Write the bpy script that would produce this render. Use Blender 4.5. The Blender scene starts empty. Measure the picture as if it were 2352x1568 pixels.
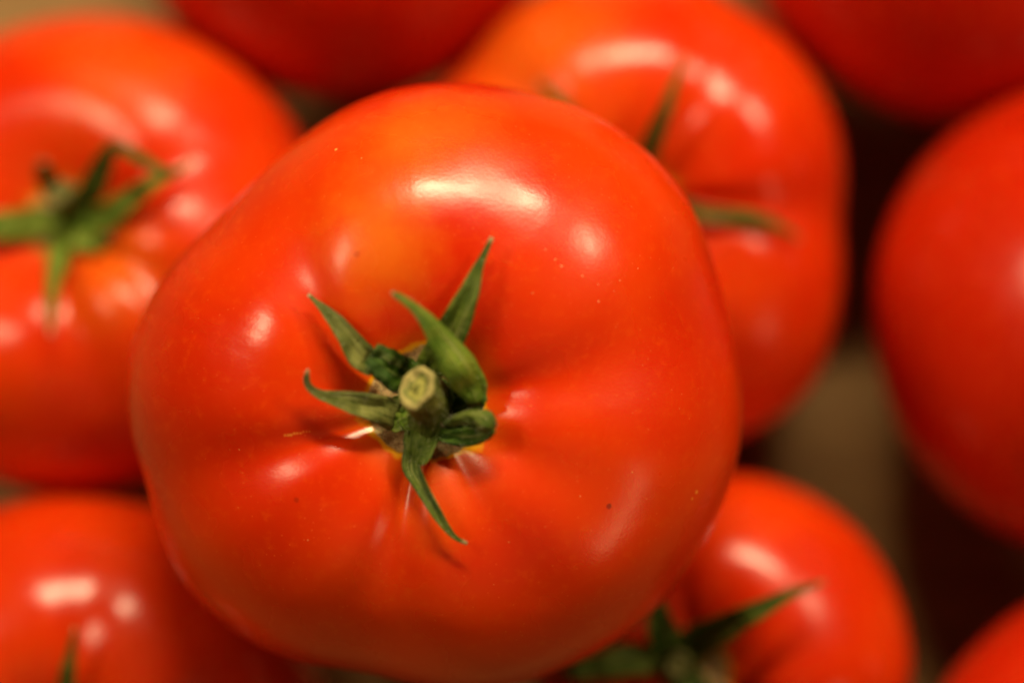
import bpy, math, random
import numpy as np
from mathutils import Vector, Matrix, noise
from mathutils.bvhtree import BVHTree

sc = bpy.context.scene
CM = 0.01
R = math.radians

# ------------------------------------------------------------------ camera
TILT = 11.0          # degrees off straight down
DIST = 0.42          # metres from the lens to the middle of the front tomato
MAIN_C = Vector((0.0, 0.0, 0.082))
RX = Matrix.Rotation(R(TILT), 3, 'X')
U, V, W = RX @ Vector((1, 0, 0)), RX @ Vector((0, 1, 0)), RX @ Vector((0, 0, 1))
S0 = DIST * 0.36 / 2352.0                      # metres per photo pixel (2352 wide) at DIST
CAM = MAIN_C + W * DIST - U * ((1000 - 1176) * S0) + V * ((877 - 784) * S0)


def at(px, py, w=0.0):
    """point of the pile seen at (px, py) of the photograph, w metres nearer than the middle of the front tomato"""
    k = (DIST - w) * 0.36 / 2352.0
    return CAM - W * (DIST - w) + U * ((px - 1176) * k) - V * ((py - 784) * k)


cam_data = bpy.data.cameras.new('camera')
cam = bpy.data.objects.new('camera', cam_data)
sc.collection.objects.link(cam)
cam.location = CAM
cam.rotation_euler = (R(TILT), 0, 0)
cam_data.lens = 100
cam_data.sensor_width = 36
cam_data.clip_start = 0.01
cam_data.clip_end = 50
cam_data.dof.use_dof = True
cam_data.dof.focus_distance = DIST - 0.020
cam_data.dof.aperture_fstop = 3.6
sc.camera = cam

# ------------------------------------------------------------------ light
world = bpy.data.worlds.new('World')
sc.world = world
world.use_nodes = True
bg = world.node_tree.nodes['Background']
bg.inputs['Color'].default_value = (1.0, 0.60, 0.28, 1)
bg.inputs['Strength'].default_value = 0.02


def lamp(name, az, pol, dist, sx, sy, power, col, spin=0.0, shape='RECTANGLE'):
    """area lamp: az, pol = direction as seen round the lens axis"""
    d = (U * math.cos(R(az)) + V * math.sin(R(az))) * math.sin(R(pol)) + W * math.cos(R(pol))
    l = bpy.data.lights.new(name, 'AREA')
    l.shape = shape
    l.size, l.size_y = sx, sy
    l.energy = power
    l.color = col
    o = bpy.data.objects.new(name, l)
    sc.collection.objects.link(o)
    o.location = MAIN_C + d * dist
    z = d
    x = Vector((0, 0, 1)).cross(z).normalized()
    y = z.cross(x)
    m = Matrix((x, y, z)).transposed() @ Matrix.Rotation(R(spin), 3, 'Z')
    o.rotation_euler = m.to_euler()
    return o


WARM = (1.0, 0.76, 0.46)
lamp('ceiling_tube_lamp', 84, 50, 1.1, 0.50, 0.065, 16.0, WARM)
lamp('ceiling_spot_lamp', 38, 51, 1.1, 0.12, 0.11, 4.8, WARM)
lamp('left_spot_lamp', 153, 44, 1.1, 0.28, 0.26, 4.8, WARM, 0, 'ELLIPSE')
lamp('side_room_lamp', -38, 62, 1.3, 0.34, 0.12, 1.15, (1.0, 0.62, 0.30), 20)
lamp('added_fill_lamp', -80, 34, 1.6, 1.2, 1.2, 0.65, (1.0, 0.70, 0.38))  # added soft fill to lift the fruits' lower sides, not a lamp of the room

sc.view_settings.view_transform = 'Standard'
sc.view_settings.look = 'None'
sc.view_settings.exposure = -0.07
sc.view_settings.gamma = 1.0
sc.cycles.use_denoising = True
sc.cycles.max_bounces = 8


# ------------------------------------------------------------------ node helpers
class NT:
    def __init__(s, name):
        s.m = bpy.data.materials.new(name)
        s.m.use_nodes = True
        s.t = s.m.node_tree
        s.b = s.t.nodes['Principled BSDF']

    def n(s, kind, ins=None, **kw):
        nd = s.t.nodes.new(kind)
        for k, v in kw.items():
            setattr(nd, k, v)
        for k, v in (ins or {}).items():
            if hasattr(v, 'is_output'):
                s.t.links.new(v, nd.inputs[k])
            else:
                nd.inputs[k].default_value = v
        return nd

    def math(s, op, a, b=0.0, clamp=False):
        return s.n('ShaderNodeMath', {0: a, 1: b}, operation=op, use_clamp=clamp).outputs[0]

    def vmath(s, op, a, b=(0, 0, 0)):
        nd = s.n('ShaderNodeVectorMath', {0: a, 1: b}, operation=op)
        return nd.outputs['Value'] if op in ('LENGTH', 'DISTANCE') else nd.outputs[0]

    def ramp(s, f, a, b, lo=0.0, hi=1.0):
        return s.n('ShaderNodeMapRange', {'Value': f, 'From Min': a, 'From Max': b, 'To Min': lo, 'To Max': hi},
                   interpolation_type='SMOOTHSTEP').outputs[0]

    def mix(s, f, a, b):
        nd = s.t.nodes.new('ShaderNodeMix')
        nd.data_type = 'RGBA'
        for i, v in ((0, f), (6, a), (7, b)):
            if hasattr(v, 'is_output'):
                s.t.links.new(v, nd.inputs[i])
            else:
                nd.inputs[i].default_value = v
        return nd.outputs[2]

    def noise(s, vec, scale, detail=2.0, rough=0.5, **k):
        return s.n('ShaderNodeTexNoise', dict({'Vector': vec, 'Scale': scale, 'Detail': detail, 'Roughness': rough}, **k)).outputs['Fac']

    def link(s, a, name):
        s.t.links.new(a, s.b.inputs[name])


def c4(r, g, b):
    return (r, g, b, 1.0)


def skin_material(name, seed, patches=(), ring=None, marks=(), rough=0.25, base=(0.68, 0.045, 0.0012), deep=(0.58, 0.022, 0.0008)):
    """glossy tomato skin. patches: (x, y, z, radius, strength) under-ripe orange zones, cm in the fruit's own frame"""
    k = NT(name)
    tc = k.n('ShaderNodeTexCoord').outputs['Object']
    p = k.vmath('MULTIPLY', tc, (100, 100, 100))
    ps = k.vmath('ADD', p, (seed * 7.3, seed * 3.1, seed * 5.7))
    big = k.noise(ps, 0.35, 2)
    col = k.mix(k.ramp(big, 0.35, 0.65), c4(*deep), c4(*base))
    fm = k.noise(ps, 6.0, 5, 0.65)
    col = k.mix(k.ramp(fm, 0.5, 0.75, 0, 0.35), col, c4(0.72, 0.085, 0.004))
    # under-ripe orange zones with mottled edge
    mott = k.noise(ps, 1.3, 4, 0.6)
    for (x, y, z, r, st) in patches:
        d = k.vmath('DISTANCE', p, (x, y, z))
        d = k.math('ADD', d, k.math('MULTIPLY', k.math('SUBTRACT', mott, 0.5), 1.1))
        col = k.mix(k.ramp(d, r, 0.1 * r, 0, st), col, c4(0.70, 0.17, 0.008))
    # lenticels: fine pale dots, a few bigger
    vo = k.n('ShaderNodeTexVoronoi', {'Vector': ps, 'Scale': 9.0, 'Randomness': 1.0})
    keep = k.math('GREATER_THAN', k.n('ShaderNodeSeparateColor', {0: vo.outputs['Color']}).outputs[0], 0.45)
    dots = k.math('MULTIPLY', k.ramp(vo.outputs['Distance'], 0.17, 0.04), keep)
    vo2 = k.n('ShaderNodeTexVoronoi', {'Vector': ps, 'Scale': 3.2, 'Randomness': 1.0})
    keep2 = k.math('GREATER_THAN', k.n('ShaderNodeSeparateColor', {0: vo2.outputs['Color']}).outputs[1], 0.84)
    dots2 = k.math('MULTIPLY', k.ramp(vo2.outputs['Distance'], 0.055, 0.02), keep2)
    col = k.mix(k.math('MULTIPLY', dots, 0.30), col, c4(0.85, 0.22, 0.06))
    col = k.mix(k.math('MULTIPLY', dots2, 0.5), col, c4(0.85, 0.42, 0.15))
    mn = k.math('SUBTRACT', k.noise(ps, 9.0, 3), 0.5)
    for (x, y, z, r, cc, st) in marks:
        d = k.vmath('DISTANCE', p, (x, y, z))
        d = k.math('ADD', d, k.math('MULTIPLY', mn, r * 1.2))
        col = k.mix(k.ramp(d, r, r * 0.45, 0, st), col, c4(*cc))
    roughv = k.ramp(k.noise(ps, 0.8, 3), 0.3, 0.7, rough * 0.85, rough * 1.25)
    if ring:
        cx, cy, rr = ring
        sep = k.n('ShaderNodeSeparateXYZ', {0: p})
        x = k.math('SUBTRACT', sep.outputs[0], cx)
        y = k.math('SUBTRACT', sep.outputs[1], cy)
        rad = k.math('SQRT', k.math('ADD', k.math('MULTIPLY', x, x), k.math('MULTIPLY', y, y)))
        wob = k.math('SUBTRACT', k.noise(ps, 1.5, 2), 0.5)
        fine = k.math('SUBTRACT', k.noise(ps, 7.0, 3), 0.5)
        rad = k.math('ADD', rad, k.math('ADD', k.math('MULTIPLY', wob, 0.55), k.math('MULTIPLY', fine, 0.08)))
        top = k.math('GREATER_THAN', sep.outputs[2], 0.0)
        halo = k.math('MULTIPLY', k.ramp(rad, rr * 1.55, rr * 1.02), top)
        col = k.mix(k.math('MULTIPLY', halo, 0.45), col, c4(0.70, 0.13, 0.006))
        yel = k.math('MULTIPLY', k.ramp(rad, rr * 1.10, rr * 1.0), top)
        col = k.mix(yel, col, c4(0.75, 0.34, 0.012))
        cork = k.math('MULTIPLY', k.ramp(rad, rr * 1.0, rr * 0.93), top)
        cc = k.mix(k.ramp(k.noise(ps, 4.5, 5, 0.7), 0.35, 0.65), c4(0.20, 0.09, 0.03), c4(0.60, 0.42, 0.19))
        col = k.mix(cork, col, cc)
        roughv = k.math('ADD', roughv, k.math('MULTIPLY', cork, 0.45))
    k.link(col, 'Base Color')
    k.link(roughv, 'Roughness')
    b1 = k.n('ShaderNodeBump', {'Height': k.noise(ps, 22.0, 2), 'Strength': 0.035, 'Distance': 0.0006})
    b2 = k.n('ShaderNodeBump', {'Height': k.noise(ps, 1.0, 2), 'Strength': 0.06, 'Distance': 0.003, 'Normal': b1.outputs[0]})
    b3 = k.n('ShaderNodeBump', {'Height': dots2, 'Strength': 0.12, 'Distance': 0.0006, 'Normal': b2.outputs[0]})
    k.link(b3.outputs[0], 'Normal')
    k.b.inputs['Subsurface Weight'].default_value = 0.40
    k.b.inputs['Subsurface Radius'].default_value = (1.0, 0.10, 0.03)
    k.b.inputs['Subsurface Scale'].default_value = 0.008
    k.b.inputs['IOR'].default_value = 1.42
    return k.m


def green_material(name, a, b, dry=(0.42, 0.36, 0.16), streak=28.0):
    """matte sepal or stalk green: lengthwise veins, dry pale tip (uses UV: x across, y along)"""
    k = NT(name)
    tc = k.n('ShaderNodeTexCoord')
    uv = tc.outputs['UV']
    ob = k.vmath('MULTIPLY', tc.outputs['Object'], (100, 100, 100))
    s = k.n('ShaderNodeSeparateXYZ', {0: uv})
    st = k.n('ShaderNodeCombineXYZ', {0: k.math('MULTIPLY', s.outputs[0], streak * 0.35), 1: k.math('MULTIPLY', s.outputs[1], 2.5),
                                      2: k.noise(ob, 0.5)}).outputs[0]
    vein = k.noise(st, 1.4, 4, 0.65)
    blot = k.noise(ob, 3.5, 4, 0.6)
    col = k.mix(k.ramp(blot, 0.35, 0.68), c4(*a), c4(*b))
    col = k.mix(k.ramp(vein, 0.50, 0.66, 0, 0.75), col, c4(a[0] * 0.5, a[1] * 0.5, a[2] * 0.5))
    col = k.mix(k.ramp(vein, 0.47, 0.33, 0, 0.6), col, c4(0.30, 0.33, 0.10))
    tip = k.ramp(k.math('ADD', s.outputs[1], k.math('MULTIPLY', blot, 0.05)), 0.95, 1.0)
    col = k.mix(tip, col, c4(*dry))
    k.link(col, 'Base Color')
    h = k.math('ADD', k.math('MULTIPLY', vein, 1.0), k.math('MULTIPLY', k.noise(ob, 14.0, 3), 0.6))
    k.link(k.n('ShaderNodeBump', {'Height': h, 'Strength': 0.8, 'Distance': 0.0008}).outputs[0], 'Normal')
    k.b.inputs['Roughness'].default_value = 0.55
    k.b.inputs['Specular IOR Level'].default_value = 0.3
    k.b.inputs['Subsurface Weight'].default_value = 0.1
    k.b.inputs['Subsurface Scale'].default_value = 0.001
    k.b.inputs['Subsurface Radius'].default_value = (0.6, 1.0, 0.2)
    return k.m


def cut_material(name='cut stem end', g=1.0):
    k = NT(name)
    tc = k.n('ShaderNodeTexCoord')
    ob = k.vmath('MULTIPLY', tc.outputs['Object'], (100, 100, 100))
    s = k.n('ShaderNodeSeparateXYZ', {0: tc.outputs['UV']})
    r = k.math('ADD', s.outputs[1], k.math('MULTIPLY', k.math('SUBTRACT', k.noise(ob, 6, 4), 0.5), 0.8))
    col = k.mix(k.ramp(r, 0.1, 0.35), c4(0.20, 0.22, 0.04), c4(0.38, 0.38, 0.08))
    col = k.mix(k.ramp(r, 0.42, 0.52), col, c4(0.14, 0.17, 0.03))
    col = k.mix(k.ramp(r, 0.56, 0.72), col, c4(0.40, 0.36, 0.12))
    col = k.mix(k.ramp(k.noise(ob, 20, 3), 0.5, 0.8, 0, 0.5), col, c4(0.20, 0.15, 0.05))
    col = k.mix(1.0 - g, col, c4(0.05, 0.06, 0.01))
    k.link(col, 'Base Color')
    k.link(k.n('ShaderNodeBump', {'Height': k.noise(ob, 12, 4, 0.7), 'Strength': 0.7, 'Distance': 0.001}).outputs[0], 'Normal')
    k.b.inputs['Roughness'].default_value = 0.75
    return k.m


def board_material():
    k = NT('tan board')
    ob = k.n('ShaderNodeTexCoord').outputs['Object']
    g = k.noise(k.vmath('MULTIPLY', ob, (6, 160, 1)), 1.0, 4, 0.6)
    col = k.mix(k.ramp(g, 0.3, 0.7), c4(0.22, 0.122, 0.032), c4(0.31, 0.185, 0.052))
    k.link(col, 'Base Color')
    k.link(k.n('ShaderNodeBump', {'Height': g, 'Strength': 0.3, 'Distance': 0.0005}).outputs[0], 'Normal')
    k.b.inputs['Roughness'].default_value = 0.7
    return k.m


M_SEPAL = green_material('sepal upper side', (0.050, 0.098, 0.006), (0.115, 0.170, 0.014))
M_SEPAL_DARK = green_material('sepal dark base', (0.028, 0.080, 0.004), (0.070, 0.150, 0.008))
M_SEPAL_PALE = green_material('sepal underside', (0.10, 0.20, 0.012), (0.20, 0.28, 0.025), dry=(0.62, 0.52, 0.30))
M_SEPAL_DRY = green_material('sepal dry blade', (0.095, 0.125, 0.020), (0.20, 0.22, 0.05), dry=(0.55, 0.47, 0.25))
M_STEM = green_material('stem bark', (0.075, 0.115, 0.014), (0.17, 0.20, 0.035), dry=(0.45, 0.38, 0.16))
M_CUT = cut_material()
M_CUT_DARK = cut_material('darker stem end', 0.4)  # same cut end mixed darker, for the other tomatoes
M_HAIR = NT('plant hair').m
M_HAIR.node_tree.nodes['Principled BSDF'].inputs['Base Color'].default_value = c4(0.62, 0.60, 0.42)
M_HAIR.node_tree.nodes['Principled BSDF'].inputs['Roughness'].default_value = 0.35


# ------------------------------------------------------------------ mesh helpers
def mesh_obj(name, verts, faces, mat, parent, uvs=None, world=None):
    """mesh from world-space points, linked under parent, keeping an object frame = world matrix"""
    world = world or Matrix.Identity(4)
    inv = world.inverted()
    me = bpy.data.meshes.new(name)
    me.from_pydata([inv @ Vector(v) for v in verts], [], faces)
    if uvs is not None:
        l = me.uv_layers.new(name='UVMap')
        for poly in me.polygons:
            for li, vi in zip(poly.loop_indices, poly.vertices):
                l.data[li].uv = uvs[vi]
    me.polygons.foreach_set('use_smooth', [True] * len(me.polygons))
    for m in (mat if isinstance(mat, (list, tuple)) else [mat]):
        me.materials.append(m)
    me.update()
    o = bpy.data.objects.new(name, me)
    sc.collection.objects.link(o)
    o.matrix_world = world
    if parent is not None:
        o.parent = parent
        o.matrix_parent_inverse = Matrix.Identity(4)
        o.matrix_basis = MW[parent.name].inverted() @ world
    MW[o.name] = world
    return o


MW = {}


def smooth(a, b, x):
    t = min(1.0, max(0.0, (x - a) / (b - a)))
    return t * t * (3 - 2 * t)


def outline(points, cx, cy):
    """photo outline of a fruit -> radius by angle, as a periodic table normalised to mean 1"""
    pr = sorted((math.atan2(-(y - cy), x - cx) % (2 * math.pi), math.hypot(x - cx, y - cy)) for x, y in points)
    a = [p[0] for p in pr]
    r = [p[1] for p in pr]
    a = [a[-1] - 2 * math.pi] + a + [a[0] + 2 * math.pi]
    r = [r[-1]] + r + [r[0]]
    tab = np.interp(np.linspace(0, 2 * math.pi, 720, endpoint=False), a, r)
    kern = np.hanning(61)
    kern /= kern.sum()
    tab = np.convolve(np.concatenate([tab[-60:], tab, tab[:60]]), kern, 'same')[60:-60]
    return tab / tab.mean()


def tomato(label, px, py, w, rad_px, tilt=(0, 0), flat=0.76, dimple=0.30, dim_w=0.30, creases=(), tab=None, mat=None,
           nph=200, nth=120, seed=0, bumps=0.009, spin=0.0, shoulder=2.5, under=0.95, belly=2.3):
    """thing: Empty at the fruit's base > skin (lobed body with a stalk hollow)"""
    c = at(px, py, w)
    rad = rad_px * (DIST - w) * 0.36 / 2352.0
    ax = (U * tilt[0] + V * tilt[1] + W).normalized()
    x = (U - ax * U.dot(ax)).normalized()
    y = ax.cross(x)
    rot = Matrix((x, y, ax)).transposed() @ Matrix.Rotation(R(spin), 3, 'Z')
    fw = Matrix.Translation(c) @ rot.to_4x4()
    verts, faces = [], []
    tw = 2 * math.pi
    for i in range(nth + 1):
        u = i / nth
        th = math.pi * (u - 0.10 * math.sin(2 * math.pi * u) / (2 * math.pi) * 1.0)
        sn, cs = math.sin(th), math.cos(th)
        for j in range(nph):
            ph = tw * j / nph
            r = sn ** 0.94
            if cs > 0:
                z = flat * (max(0.0, 1 - r ** shoulder)) ** (1 / 2.15)
                z -= dimple * math.exp(-(r / dim_w) ** 1.7) + 0.10 * dimple * math.exp(-(r / 0.12) ** 2)
            else:
                z = -flat * under * (max(0.0, 1 - r ** belly)) ** (1 / 2.0)
                z += 0.06 * math.exp(-(r / 0.25) ** 2)
            f = 1.0
            wt = smooth(0.02, 0.32, r) * (smooth(-0.75, 0.25, cs))
            for cr in creases:
                ca, dep, wid = cr[:3]
                tws = cr[3] if len(cr) > 3 else 0      # valley that swings round as it nears the stalk
                d = (ph - R(ca + (tws * (1 - r) if cs > 0 else 0)) + math.pi) % tw - math.pi
                # creases are narrow and deep by the stalk, broad and shallow at the equator
                near = 1 - smooth(0.25, 1.0, r) if cs > 0 else 0
                wd = R(wid) * (1.0 - 0.35 * near)
                f -= dep * (1 + 0.9 * near) * math.exp(-(d / wd) ** 2) * wt
            s = 1.0
            if tab is not None:
                s = tab[int(ph / tw * 720) % 720]
                s = 1 + (s - 1) * smooth(0.1, 0.9, r)
            nv = noise.noise(Vector((r * math.cos(ph) * 1.6 + seed * 9.1, r * math.sin(ph) * 1.6, cs * 1.6 + seed)))
            nv += 0.4 * noise.noise(Vector((r * math.cos(ph) * 4 + seed, r * math.sin(ph) * 4 + 7, cs * 4)))
            f += bumps * nv * smooth(0.1, 0.4, r)
            verts.append(fw @ Vector((rad * r * s * f * math.cos(ph), rad * r * s * f * math.sin(ph), rad * z * f)))
    for i in range(nth):
        for j in range(nph):
            a = i * nph + j
            b = i * nph + (j + 1) % nph
            faces.append((a, a + nph, b + nph, b))
    low = min(verts, key=lambda v: v.z)
    e = bpy.data.objects.new('tomato', None)
    sc.collection.objects.link(e)
    e.empty_display_size = 0.01
    e.location = low
    e['label'] = label
    e['category'] = 'tomato'
    e['group'] = 'ripe tomatoes piled together'
    MW[e.name] = Matrix.Translation(low)
    sk = mesh_obj('skin', verts, faces, mat, e, world=fw)
    bvh = BVHTree.FromPolygons([Vector(v) for v in verts], faces)
    return dict(e=e, skin=sk, bvh=bvh, rad=rad, fw=fw, c=c, ax=ax, z0=low.z)


def on_skin(t, px, py, clear):
    """point `clear` metres in front of the fruit's skin, seen at (px, py)"""
    d = (at(px, py, 0) - CAM).normalized()
    h = t['bvh'].ray_cast(CAM, d)
    p = h[0] if h[0] is not None else at(px, py, 0)
    return p - d * clear


def spline(pts, n):
    """Catmull-Rom through rows of numbers"""
    P = np.array(pts, float)
    P = np.vstack([2 * P[0] - P[1], P, 2 * P[-1] - P[-2]])
    out = []
    m = len(P) - 3
    for i in range(n + 1):
        s = i / n * m
        k = min(int(s), m - 1)
        t = s - k
        a, b, c, d = P[k:k + 4]
        out.append(0.5 * ((2 * b) + (c - a) * t + (2 * a - 5 * b + 4 * c - d) * t * t + (3 * b - a - 3 * c + d) * t ** 3))
    return out


def blade(ctrl, t=None, nacross=8, nalong=36, thick=0.00035, wav=0.0009, seed=0, v0=0.0, v1=1.0):
    """one leafy blade. ctrl rows: px, py, clear_mm, half_width_px, roll_deg, cup (edge rise / half width)"""
    rows = []
    for (px, py, cl, hw, roll, cup) in ctrl:
        p = on_skin(t, px, py, cl * 0.001)
        rows.append([p.x, p.y, p.z, hw * S0 * 0.94, roll, cup])
    rows = spline(rows, nalong)
    rng = random.Random(seed)
    o1, o2 = rng.uniform(0, 50), rng.uniform(0, 50)
    top, uvs = [], []
    prev = None
    for i, r in enumerate(rows):
        p = Vector(r[:3])
        q0 = Vector(rows[max(0, i - 1)][:3])
        q1 = Vector(rows[min(nalong, i + 1)][:3])
        tg = (q1 - q0).normalized()
        flat_t = tg - W * tg.dot(W)
        side = W.cross(flat_t if flat_t.length > 0.15 or prev is None else prev).normalized()
        if flat_t.length > 0.15:
            prev = flat_t
        side = (side - tg * side.dot(tg)).normalized()
        side = Matrix.Rotation(R(r[4]), 3, tg) @ side
        nrm = tg.cross(side).normalized()
        if nrm.dot(W) < 0:
            nrm = -nrm
        hw = max(r[3], 0.00012)
        for j in range(nacross + 1):
            a = j / nacross * 2 - 1
            rise = hw * r[5] * (abs(a) ** 1.5 - 0.3)
            wv = wav * min(1, hw / 0.002) * noise.noise(Vector((a * 1.6 + o1, i / nalong * 7 + o2, 0)))
            edge = 1 + 0.07 * noise.noise(Vector((o2 + (3 if a > 0 else 9), i / nalong * 11, 1)))
            top.append((p + side * (a * hw * edge) + nrm * (rise + wv), nrm, abs(a)))
            uvs.append((j / nacross, v0 + (v1 - v0) * i / nalong))
    n = nacross + 1
    N = len(top)
    verts = [v + m * thick * 0.5 * (1 - 0.6 * a) for v, m, a in top] + [v - m * thick * 0.5 * (1 - 0.6 * a) for v, m, a in top]
    uvs = uvs + uvs
    faces = []
    for i in range(nalong):
        for j in range(nacross):
            a = i * n + j
            q = (a, a + 1, a + n + 1, a + n)
            faces.append(q)
            faces.append(tuple(N + k for k in reversed(q)))
        a = i * n
        faces.append((a, a + n, N + a + n, N + a))
        a = i * n + nacross
        faces.append((a + n, a, N + a, N + a + n))
    for a in range(nacross):
        faces.append((a + 1, a, N + a, N + a + 1))
        b = nalong * n + a
        faces.append((b, b + 1, N + b + 1, N + b))
    return verts, faces, uvs


def sepal(t, parent, blades, mats, seed=0, **kw):
    """one sepal mesh from one or more blades (a folded sepal shows its other face)"""
    V_, F_, UV_, MI = [], [], [], []
    for k, c in enumerate(blades):
        v, f, u = blade(c, t, seed=seed * 10 + k, v0=0.0, v1=1.0 if k == len(blades) - 1 else 0.6, **kw)
        F_ += [tuple(q + len(V_) for q in ff) for ff in f]
        MI += [min(k, len(mats) - 1)] * len(f)
        V_ += v
        UV_ += u
    o = mesh_obj('sepal', V_, F_, mats, parent, UV_, world=t['fw'])
    o.data.polygons.foreach_set('material_index', MI)
    return o


def tube(path, radii, nseg=28, wob=0.0, seed=0, ell=1.0, spin=0.0):
    """solid rod along world points; returns side verts/faces with UV, last ring index"""
    verts, uvs = [], []
    n = len(path)
    ref = U
    for i, (p, r) in enumerate(zip(path, radii)):
        tg = (path[min(n - 1, i + 1)] - path[max(0, i - 1)]).normalized()
        a = (ref - tg * ref.dot(tg)).normalized()
        b = tg.cross(a)
        for j in range(nseg):
            ph = 2 * math.pi * j / nseg
            rr = r * (1 + wob * noise.noise(Vector((math.cos(ph) * 1.7 + seed, math.sin(ph) * 1.7, i * 0.25))))
            q = ph + R(spin)
            e = Vector((math.cos(ph) * ell, math.sin(ph) / ell))
            ex = e.x * math.cos(R(spin)) - e.y * math.sin(R(spin))
            ey = e.x * math.sin(R(spin)) + e.y * math.cos(R(spin))
            verts.append(p + a * (rr * ex) + b * (rr * ey))
            uvs.append((j / nseg * 4, 0.9 * i / (n - 1)))
    faces = []
    for i in range(n - 1):
        for j in range(nseg):
            a = i * nseg + j
            b = i * nseg + (j + 1) % nseg
            faces.append((a, b, b + nseg, a + nseg))
    return verts, faces, uvs


def stem(t, base, tip, r0, r1, seed=0, nseg=32, ell=1.0, spin=0.0, cut=None):
    """stem (bark) with its cut_end as a child"""
    n = 16
    path, rad = [], []
    bend = U * 0.0006
    for i in range(n + 1):
        s = i / n
        path.append(base.lerp(tip, s) + bend * math.sin(s * math.pi))
        rr = r0 + (r1 - r0) * s
        rr *= 1 + 0.30 * math.exp(-(s / 0.18) ** 2) + 0.07 * math.exp(-((s - 0.95) / 0.06) ** 2)
        rad.append(rr)
    v, f, u = tube(path, rad, nseg, 0.16, seed, ell, spin)
    s = mesh_obj('stem', v, f, M_STEM, t['e'], u, world=t['fw'])
    # cut end: sunken pith inside a raised rim
    ring = v[-nseg:]
    cen = sum(ring, Vector()) / nseg
    tg = (tip - base).normalized()
    vs, uv, fs = [], [], []
    prof = [(1.0, 0.0), (0.93, 0.00035), (0.80, 0.0003), (0.66, -0.0002), (0.45, -0.0004), (0.2, -0.0002), (0.05, -0.0001)]
    for k, (q, h) in enumerate(prof):
        for j in range(nseg):
            jit = 0.0006 * noise.noise(ring[j] * 900 + Vector((q * 5, 0, seed))) * (0 if k == 0 else 1)
            vs.append(cen + (ring[j] - cen) * q + tg * (h + jit))
            uv.append((j / nseg, q))
    for k in range(len(prof) - 1):
        for j in range(nseg):
            a = k * nseg + j
            b = k * nseg + (j + 1) % nseg
            fs.append((a, b, b + nseg, a + nseg))
    fs.append(tuple((len(prof) - 1) * nseg + j for j in range(nseg)))
    mesh_obj('cut_end', vs, fs, cut or M_CUT, s, uv, world=t['fw'])
    return s


def calyx_disc(t, centre, normal, r, seed=0):
    """low lobed green cushion that joins sepals and stem"""
    a = (U - normal * U.dot(normal)).normalized()
    b = normal.cross(a)
    nr, ns = 9, 48
    vs, uv, fs = [], [], []
    for i in range(nr + 1):
        q = i / nr
        for j in range(ns):
            ph = 2 * math.pi * j / ns
            rr = r * q * (1 + 0.16 * math.sin(6 * ph + seed) * q + 0.10 * noise.noise(Vector((math.cos(ph) * 2, math.sin(ph) * 2, seed))))
            h = 0.0016 * (1 - q ** 2) - 0.0012 * q ** 3
            vs.append(centre + a * rr * math.cos(ph) + b * rr * math.sin(ph) + normal * h)
            uv.append((j / ns * 5, q * 0.8))
    for i in range(nr):
        for j in range(ns):
            p = i * ns + j
            q = i * ns + (j + 1) % ns
            fs.append((p, q, q + ns, p + ns))
    return mesh_obj('calyx', vs, fs, M_SEPAL_DARK, t['e'], uv, world=t['fw'])


def hairs(t, parent, sources, n, seed=3):
    """fine plant hairs standing off the sepals and stem, all in one part"""
    rng = random.Random(seed)
    vs, fs = [], []
    polys = []
    for o in sources:
        mw = MW[o.name]
        for p in o.data.polygons:
            if len(p.vertices) == 4:
                polys.append((mw @ p.center, (mw.to_3x3() @ p.normal)))
    for _ in range(n):
        c, nn = rng.choice(polys)
        if nn.dot(W) < -0.2:
            continue
        d = (nn + Vector((rng.gauss(0, .5), rng.gauss(0, .5), rng.gauss(0, .5)))).normalized()
        L = rng.uniform(0.0003, 0.0010)
        s = d.orthogonal().normalized() * 0.000022
        s2 = d.cross(s)
        k = len(vs)
        vs += [c + s, c - s * .5 + s2 * .8, c - s * .5 - s2 * .8, c + d * L]
        fs += [(k, k + 1, k + 3), (k + 1, k + 2, k + 3), (k + 2, k, k + 3)]
    o = mesh_obj('fine_hairs', vs, fs, M_HAIR, parent, world=t['fw'])
    o['kind'] = 'stuff'
    return o


# ------------------------------------------------------------------ the tomatoes
main_pts = [(700, 297), (860, 218), (960, 198), (1075, 192), (1180, 200), (1280, 226), (1450, 325), (1570, 450), (1650, 620), (1690, 780),
            (1697, 900), (1685, 1040), (1645, 1170), (1560, 1310), (1430, 1440), (1270, 1525), (1100, 1562), (930, 1560), (780, 1530),
            (600, 1462), (480, 1365), (390, 1255), (338, 1130), (308, 1010), (303, 880), (328, 750), (375, 645), (450, 560), (540, 480),
            (620, 375)]
MX, MY = 1000, 877
T1 = tomato('large ripe tomato in sharp focus in the centre, resting on top of the others', MX, MY + 13, 0, 706, tilt=(-0.03, -0.085),
            flat=0.68, dimple=0.215, dim_w=0.32, shoulder=2.1, under=1.22, belly=2.8, tab=outline(main_pts, MX, MY), mat=[], nph=360, nth=220, seed=1, bumps=0.006,
            creases=[(16, .034, 20, -6), (-103, .045, 14), (-62, .018, 16), (198, .034, 14), (118, .028, 15, 38), (72, .012, 14), (-28, .014, 16)])



def loc(px, py):
    """place on the front tomato's skin in its own frame, cm"""
    return tuple((T1['fw'].inverted() @ on_skin(T1, px, py, 0)) * 100)


def mk(px, py, r, colr, st):
    return loc(px, py) + (r, colr, st)


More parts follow.
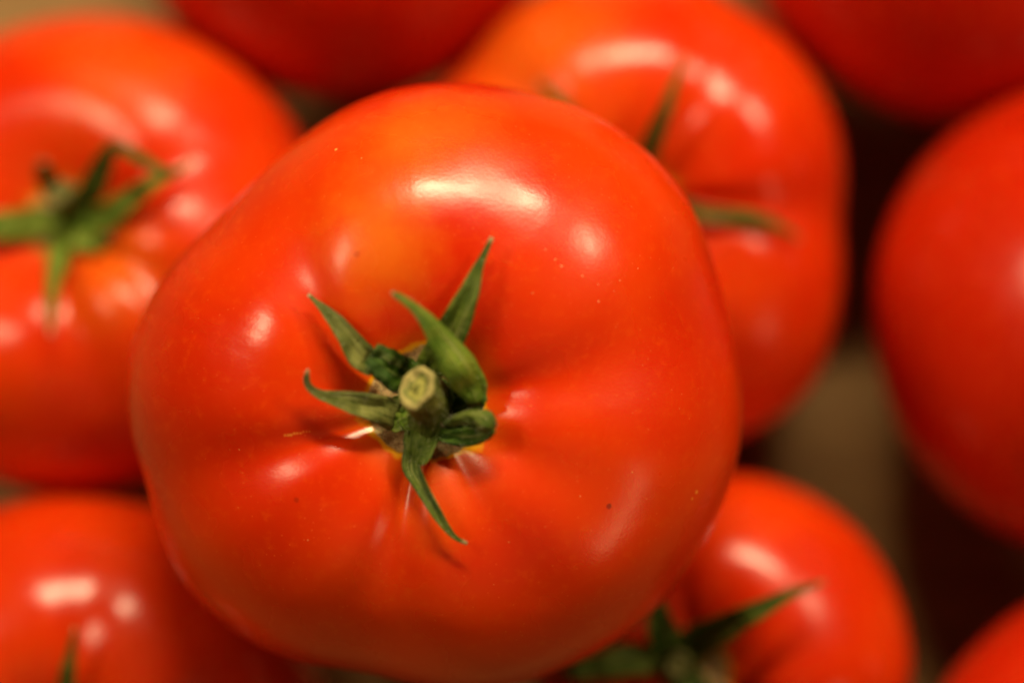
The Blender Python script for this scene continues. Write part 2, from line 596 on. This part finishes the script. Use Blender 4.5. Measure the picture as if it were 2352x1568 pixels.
PALE, DARK, GOLD = (0.90, 0.62, 0.30), (0.22, 0.012, 0.004), (0.85, 0.38, 0.05)
rng = random.Random(5)
flecks = [mk(x + rng.uniform(-16, 16), y + rng.uniform(-22, 22), rng.uniform(.008, .017), PALE, .6)
          for x, y in ((1272, 585), (1276, 600), (1268, 575), (1282, 592), (1425, 655), (1408, 690), (1345, 615), (1385, 640), (1400, 665), (1290, 570), (1450, 600), (1360, 690))]
T1['skin'].data.materials.append(skin_material(
    'skin of the front tomato', 1,
    patches=[loc(865, 575) + (1.15, .62), loc(990, 300) + (1.5, .45), loc(880, 420) + (1.3, .35), loc(1010, 1150) + (1.1, .22)],
    ring=(0.0, 0.0, 0.84),
    marks=[mk(1398, 1162, .055, DARK, .8), mk(680, 1147, .05, DARK, .5), mk(820, 585, .06, DARK, .3), mk(772, 343, .03, (0.6, 0.5, 0.1), .7),
           *[mk(655 + 7 * i, 999 - 1.3 * i + (i % 3), .034 - .002 * i, GOLD, .55) for i in range(9)],
           mk(1600, 1130, .04, GOLD, .6), mk(1590, 1145, .035, GOLD, .5)] + flecks))

mat_a = skin_material('skin of the upper left tomato', 2, patches=[(1.2, -1.0, 2.8, 1.6, .5), (1.2, 2.2, 2.2, 1.8, .35)], ring=(0, 0, 0.55), rough=0.25)
TA = tomato('blurred tomato at upper left with a full green star calyx and bright highlights', 215, 590, -0.058, 560, tilt=(-0.16, 0.28),
            flat=0.78, dimple=0.34, dim_w=0.33, mat=mat_a, seed=2,
            creases=[(16, .035, 18), (-75, .05, 15), (172, .03, 14), (215, .05, 14), (-35, .045, 13)])
mat_b = skin_material('skin of the lower left tomato', 3, ring=(0, 0, 0.5), rough=0.25)
TB = tomato('blurred tomato at bottom left showing one upright sepal at the picture edge', 185, 1722, -0.046, 592, tilt=(0.0, 0.06),
            flat=0.78, dimple=0.30, dim_w=0.33, mat=mat_b, seed=3,
            creases=[(80, .022, 12), (172, .02, 14), (20, .05, 16), (-60, .05, 15), (-140, .05, 14)])
mat_d = skin_material('skin of the upper right tomato', 4, patches=[(-1.6, 2.2, 1.9, 2.2, .55)], ring=(0, 0, 0.5), rough=0.25)
TD = tomato('orange red tomato behind the front one, upper right, with two sepals showing', 1462, 462, -0.058, 533, tilt=(0.0, 0.0),
            flat=0.80, dimple=0.26, dim_w=0.33, mat=mat_d, seed=4,
            tab=outline([(1945, 500), (1930, 330), (1850, 150), (1730, 30), (1560, -60), (1380, -50), (1200, 5), (1085, 90), (990, 190),
                         (960, 330), (960, 560), (1050, 800), (1300, 960), (1560, 1050), (1710, 1020), (1875, 865), (1930, 690)], 1462, 455),
            creases=[(-8, .055, 16), (142, .06, 13), (62, .025, 14), (-70, .05, 14), (200, .05, 15)])
mat_g = skin_material('skin of the lower right tomato', 5, ring=(0, 0, 0.5), rough=0.25)
TG = tomato('small tomato at lower right under the front one with a long pointed sepal', 1655, 1520, -0.046, 437, tilt=(-0.26, 0.02),
            flat=0.84, dimple=0.30, dim_w=0.33, mat=mat_g, seed=5,
            creases=[(-20, .05, 14), (100, .03, 14), (170, .05, 14), (-110, .05, 14)])
mat_c = skin_material('skin of the shade-darkened deep red tomatoes', 7, rough=0.27, base=(0.46, 0.010, 0.0006), deep=(0.40, 0.008, 0.0005))  # deep red, base darkened further to carry part of the shade on these fruit
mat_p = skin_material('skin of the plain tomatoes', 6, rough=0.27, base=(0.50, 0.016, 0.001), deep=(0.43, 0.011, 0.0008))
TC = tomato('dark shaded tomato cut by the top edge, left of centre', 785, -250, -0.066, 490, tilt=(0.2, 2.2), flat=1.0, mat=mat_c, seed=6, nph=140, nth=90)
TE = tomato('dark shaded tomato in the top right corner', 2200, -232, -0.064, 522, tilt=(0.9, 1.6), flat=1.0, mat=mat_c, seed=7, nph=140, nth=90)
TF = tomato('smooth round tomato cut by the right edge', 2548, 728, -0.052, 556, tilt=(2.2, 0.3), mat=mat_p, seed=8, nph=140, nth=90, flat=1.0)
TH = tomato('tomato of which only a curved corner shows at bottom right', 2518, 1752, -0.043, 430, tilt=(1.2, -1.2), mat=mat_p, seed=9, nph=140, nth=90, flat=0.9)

# --- calyx and stem of the front tomato
ctr = on_skin(T1, 985, 938, 0.0015)
cal = calyx_disc(T1, ctr, T1['ax'], 0.0050, 1)
# clear, half width, roll, cup per point
parts = []
parts.append(sepal(T1, cal, [
    [(975, 905, 2.6, 26, 0, .1), (935, 870, 4.2, 42, 0, .15), (893, 842, 4.6, 42, -10, .1), (850, 815, 4.0, 34, -15, 0)],
    [(862, 838, 3.8, 30, 10, .3), (825, 815, 3.6, 33, 20, .5), (790, 765, 3.4, 23, 15, .55), (752, 718, 3.0, 13, 10, .5), (725, 692, 2.6, 6, 0, .3), (708, 676, 2.4, 4, 0, 0)]],
    [M_SEPAL_DARK, M_SEPAL_DRY], 1))
parts.append(sepal(T1, cal, [
    [(978, 900, 2.5, 24, 0, .1), (985, 850, 4.0, 34, 0, .1), (1018, 795, 4.5, 38, 0, .15), (1050, 735, 4.6, 35, 0, .2), (1078, 670, 4.2, 23, 0, .3),
     (1098, 615, 3.6, 12, 0, .4), (1115, 578, 3.2, 7, 0, .3), (1130, 545, 3.2, 5, 0, 0)]],
    [M_SEPAL], 2))
parts.append(sepal(T1, cal, [
    [(1000, 935, 2.6, 28, 0, .2), (1035, 925, 3.5, 44, 0, .2), (1075, 910, 4.0, 46, 0, .2), (1105, 893, 5.0, 30, 0, .1)],
    [(1098, 925, 4.2, 20, 0, -.1), (1085, 890, 6.2, 37, 5, -.3), (1058, 845, 7.6, 41, 10, -.35), (1022, 793, 8.0, 32, 10, -.35), (988, 745, 7.8, 21, 10, -.4),
     (955, 709, 7.4, 12, 5, -.4), (924, 686, 7.2, 9, 0, 0), (912, 679, 7.2, 8, 0, 0), (898, 671, 7.2, 2, 0, 0)]],
    [M_SEPAL_DARK, M_SEPAL_PALE], 3))
parts.append(sepal(T1, cal, [
    [(1000, 965, 2.5, 26, 0, .1), (1035, 985, 3.4, 34, 0, .25), (1080, 990, 4.0, 34, 0, .4), (1118, 985, 4.8, 26, 0, .5), (1134, 980, 5.8, 14, 0, .2)],
    [(1130, 990, 5.6, 16, 0, -.5), (1112, 968, 7.0, 27, 0, -.6), (1080, 958, 6.8, 18, 0, -.5), (1045, 966, 6.0, 13, 0, -.4), (1012, 975, 5.0, 6, 0, 0)]],
    [M_SEPAL_DARK, M_SEPAL], 4))
parts.append(sepal(T1, cal, [
    [(980, 955, 2.5, 26, 0, .1), (970, 995, 3.6, 40, 0, .15), (962, 1035, 3.8, 36, 10, .35), (952, 1072, 3.4, 25, 20, .5), (968, 1110, 3.0, 19, 25, .6),
     (995, 1160, 2.8, 15, 20, .6), (1022, 1205, 2.6, 10, 10, .5), (1045, 1233, 2.3, 6, 0, .2), (1073, 1248, 2.4, 4, 0, 0)]],
    [M_SEPAL], 5))
parts.append(sepal(T1, cal, [
    [(965, 940, 2.5, 28, 0, .1), (930, 950, 3.5, 46, 0, .1), (905, 965, 3.2, 40, 0, .0), (893, 985, 2.6, 18, 0, 0)],
    [(910, 955, 3.6, 38, 0, .2), (868, 938, 4.0, 33, 0, .35), (820, 927, 3.8, 27, 5, .5), (775, 917, 3.2, 19, 10, .6), (738, 907, 3.0, 12, 10, .5),
     (714, 892, 3.2, 9, 0, .3), (704, 872, 3.6, 8, 0, .3), (707, 848, 4.2, 3, 0, 0)]],
    [M_SEPAL_PALE, M_SEPAL_DRY], 6))
st = stem(T1, on_skin(T1, 992, 945, 0.0020), on_skin(T1, 957, 891, 0.0108), 0.0033, 0.0027, 1, ell=1.13, spin=62)
hairs(T1, cal, parts + [st, cal], 2600)


def small_calyx(t, cx, cy, sepals, stem_tip=None, clear=2.0, rs=0.0022, wide=1.0):
    c = on_skin(t, cx, cy, 0.0012)
    cal = calyx_disc(t, c, t['ax'], 0.0045, cx)
    for i, (pts, m) in enumerate(sepals):
        pts = [(q[0], q[1], q[2], q[3] * wide, q[4], q[5]) for q in pts]
        sepal(t, cal, [[(cx + (pts[0][0] - cx) * .15, cy + (pts[0][1] - cy) * .15, clear, 20, 0, .1)] + list(pts)], [m], cx + i)
    if stem_tip:
        stem(t, c, on_skin(t, stem_tip[0], stem_tip[1], stem_tip[2]), rs, rs * .8, cx, ell=1.12, spin=60, cut=M_CUT_DARK)
    return cal


small_calyx(TA, 165, 490, [
    ([(210, 440, 4, 30, 0, .3), (235, 385, 6, 26, 0, .3), (262, 338, 9, 14, 0, .2), (330, 368, 11, 13, 0, .2), (395, 400, 11, 8, 0, 0), (440, 370, 10, 4, 0, 0)], M_SEPAL),
    ([(235, 500, 4, 30, 0, .2), (300, 455, 5, 24, 0, .3), (360, 415, 6, 16, 0, .3), (425, 385, 6, 5, 0, 0)], M_SEPAL_PALE),
    ([(125, 440, 4, 22, 0, .2), (105, 400, 6, 22, 0, .3), (100, 372, 8, 14, 0, 0)], M_SEPAL),
    ([(80, 510, 4, 34, 0, .2), (0, 520, 4, 32, 0, .3), (-90, 515, 4, 18, 0, .3), (-150, 500, 4, 4, 0, 0)], M_SEPAL_PALE),
    ([(140, 570, 4, 28, 0, .3), (125, 640, 4, 18, 0, .3), (118, 700, 4, 10, 0, .3), (116, 770, 4, 3, 0, 0)], M_SEPAL_PALE),
    ([(195, 545, 4, 36, 0, .2), (235, 560, 5, 16, 0, .2), (255, 540, 6, 4, 0, 0)], M_SEPAL_PALE)],
    stem_tip=(140, 440, 0.012), wide=1.15)
small_calyx(TB, 150, 1650, [
    ([(152, 1600, 3, 26, 0, .3), (155, 1550, 4, 20, 0, .4), (163, 1500, 5, 12, 0, .4), (172, 1440, 6, 4, 0, 0)], M_SEPAL),
    ([(210, 1680, 3, 24, 0, .3), (280, 1690, 4, 16, 0, .3), (350, 1680, 5, 4, 0, 0)], M_SEPAL),
    ([(90, 1690, 3, 24, 0, .3), (20, 1710, 4, 16, 0, .3), (-60, 1720, 5, 4, 0, 0)], M_SEPAL)],
    stem_tip=(170, 1640, 0.010))
small_calyx(TD, 1450, 450, [
    ([(1475, 390, 3, 30, 0, .3), (1500, 320, 5, 26, 0, .4), (1530, 245, 7, 17, 0, .4), (1555, 180, 8, 9, 0, .3), (1577, 125, 8, 3, 0, 0)], M_SEPAL),
    ([(1530, 470, 3, 28, 0, .2), (1620, 490, 3, 20, 0, .3), (1720, 500, 3, 20, 0, .3), (1790, 520, 3, 12, 0, .2), (1840, 550, 3, 4, 0, 0)], M_SEPAL),
    ([(1390, 370, 3, 26, 0, .3), (1330, 290, 3, 20, 0, .3), (1285, 235, 2.5, 13, 0, .2), (1236, 186, 2, 5, 0, 0)], M_SEPAL)],
    stem_tip=(1440, 430, 0.010))
small_calyx(TG, 1545, 1520, [
    ([(1600, 1470, 4, 36, 0, .4), (1670, 1435, 6, 30, 0, .5), (1740, 1400, 8, 20, 0, .5), (1820, 1360, 9, 10, 0, .4), (1895, 1335, 9, 3, 0, 0)], M_SEPAL),
    ([(1525, 1460, 4, 34, 0, .3), (1515, 1420, 6, 26, 0, .3), (1512, 1370, 7, 6, 0, 0)], M_SEPAL_DARK),
    ([(1460, 1510, 4, 34, 0, .3), (1390, 1525, 5, 28, 0, .3), (1320, 1540, 6, 20, 0, .3), (1270, 1548, 6, 5, 0, 0)], M_SEPAL),
    ([(1590, 1570, 4, 30, 0, .3), (1640, 1610, 5, 18, 0, .3), (1690, 1640, 5, 4, 0, 0)], M_SEPAL)],
    stem_tip=(1556, 1525, 0.010), wide=1.25)

# ------------------------------------------------------------------ the board they lie on
zmin = min(t['z0'] for t in (TA, TB, TC, TD, TE, TF, TG, TH))
for k, t in (('A', TA), ('B', TB), ('C', TC), ('D', TD), ('E', TE), ('F', TF), ('G', TG), ('H', TH), ('main', T1)):
    print('lowest point', k, round(t['z0'] * 100, 2))
s = 1.5
zmin -= 0.0005
bd = mesh_obj('tabletop', [(-s, -s, zmin), (s, -s, zmin), (s, s, zmin), (-s, s, zmin)], [(0, 1, 2, 3)], board_material(), None)
bd['kind'] = 'structure'
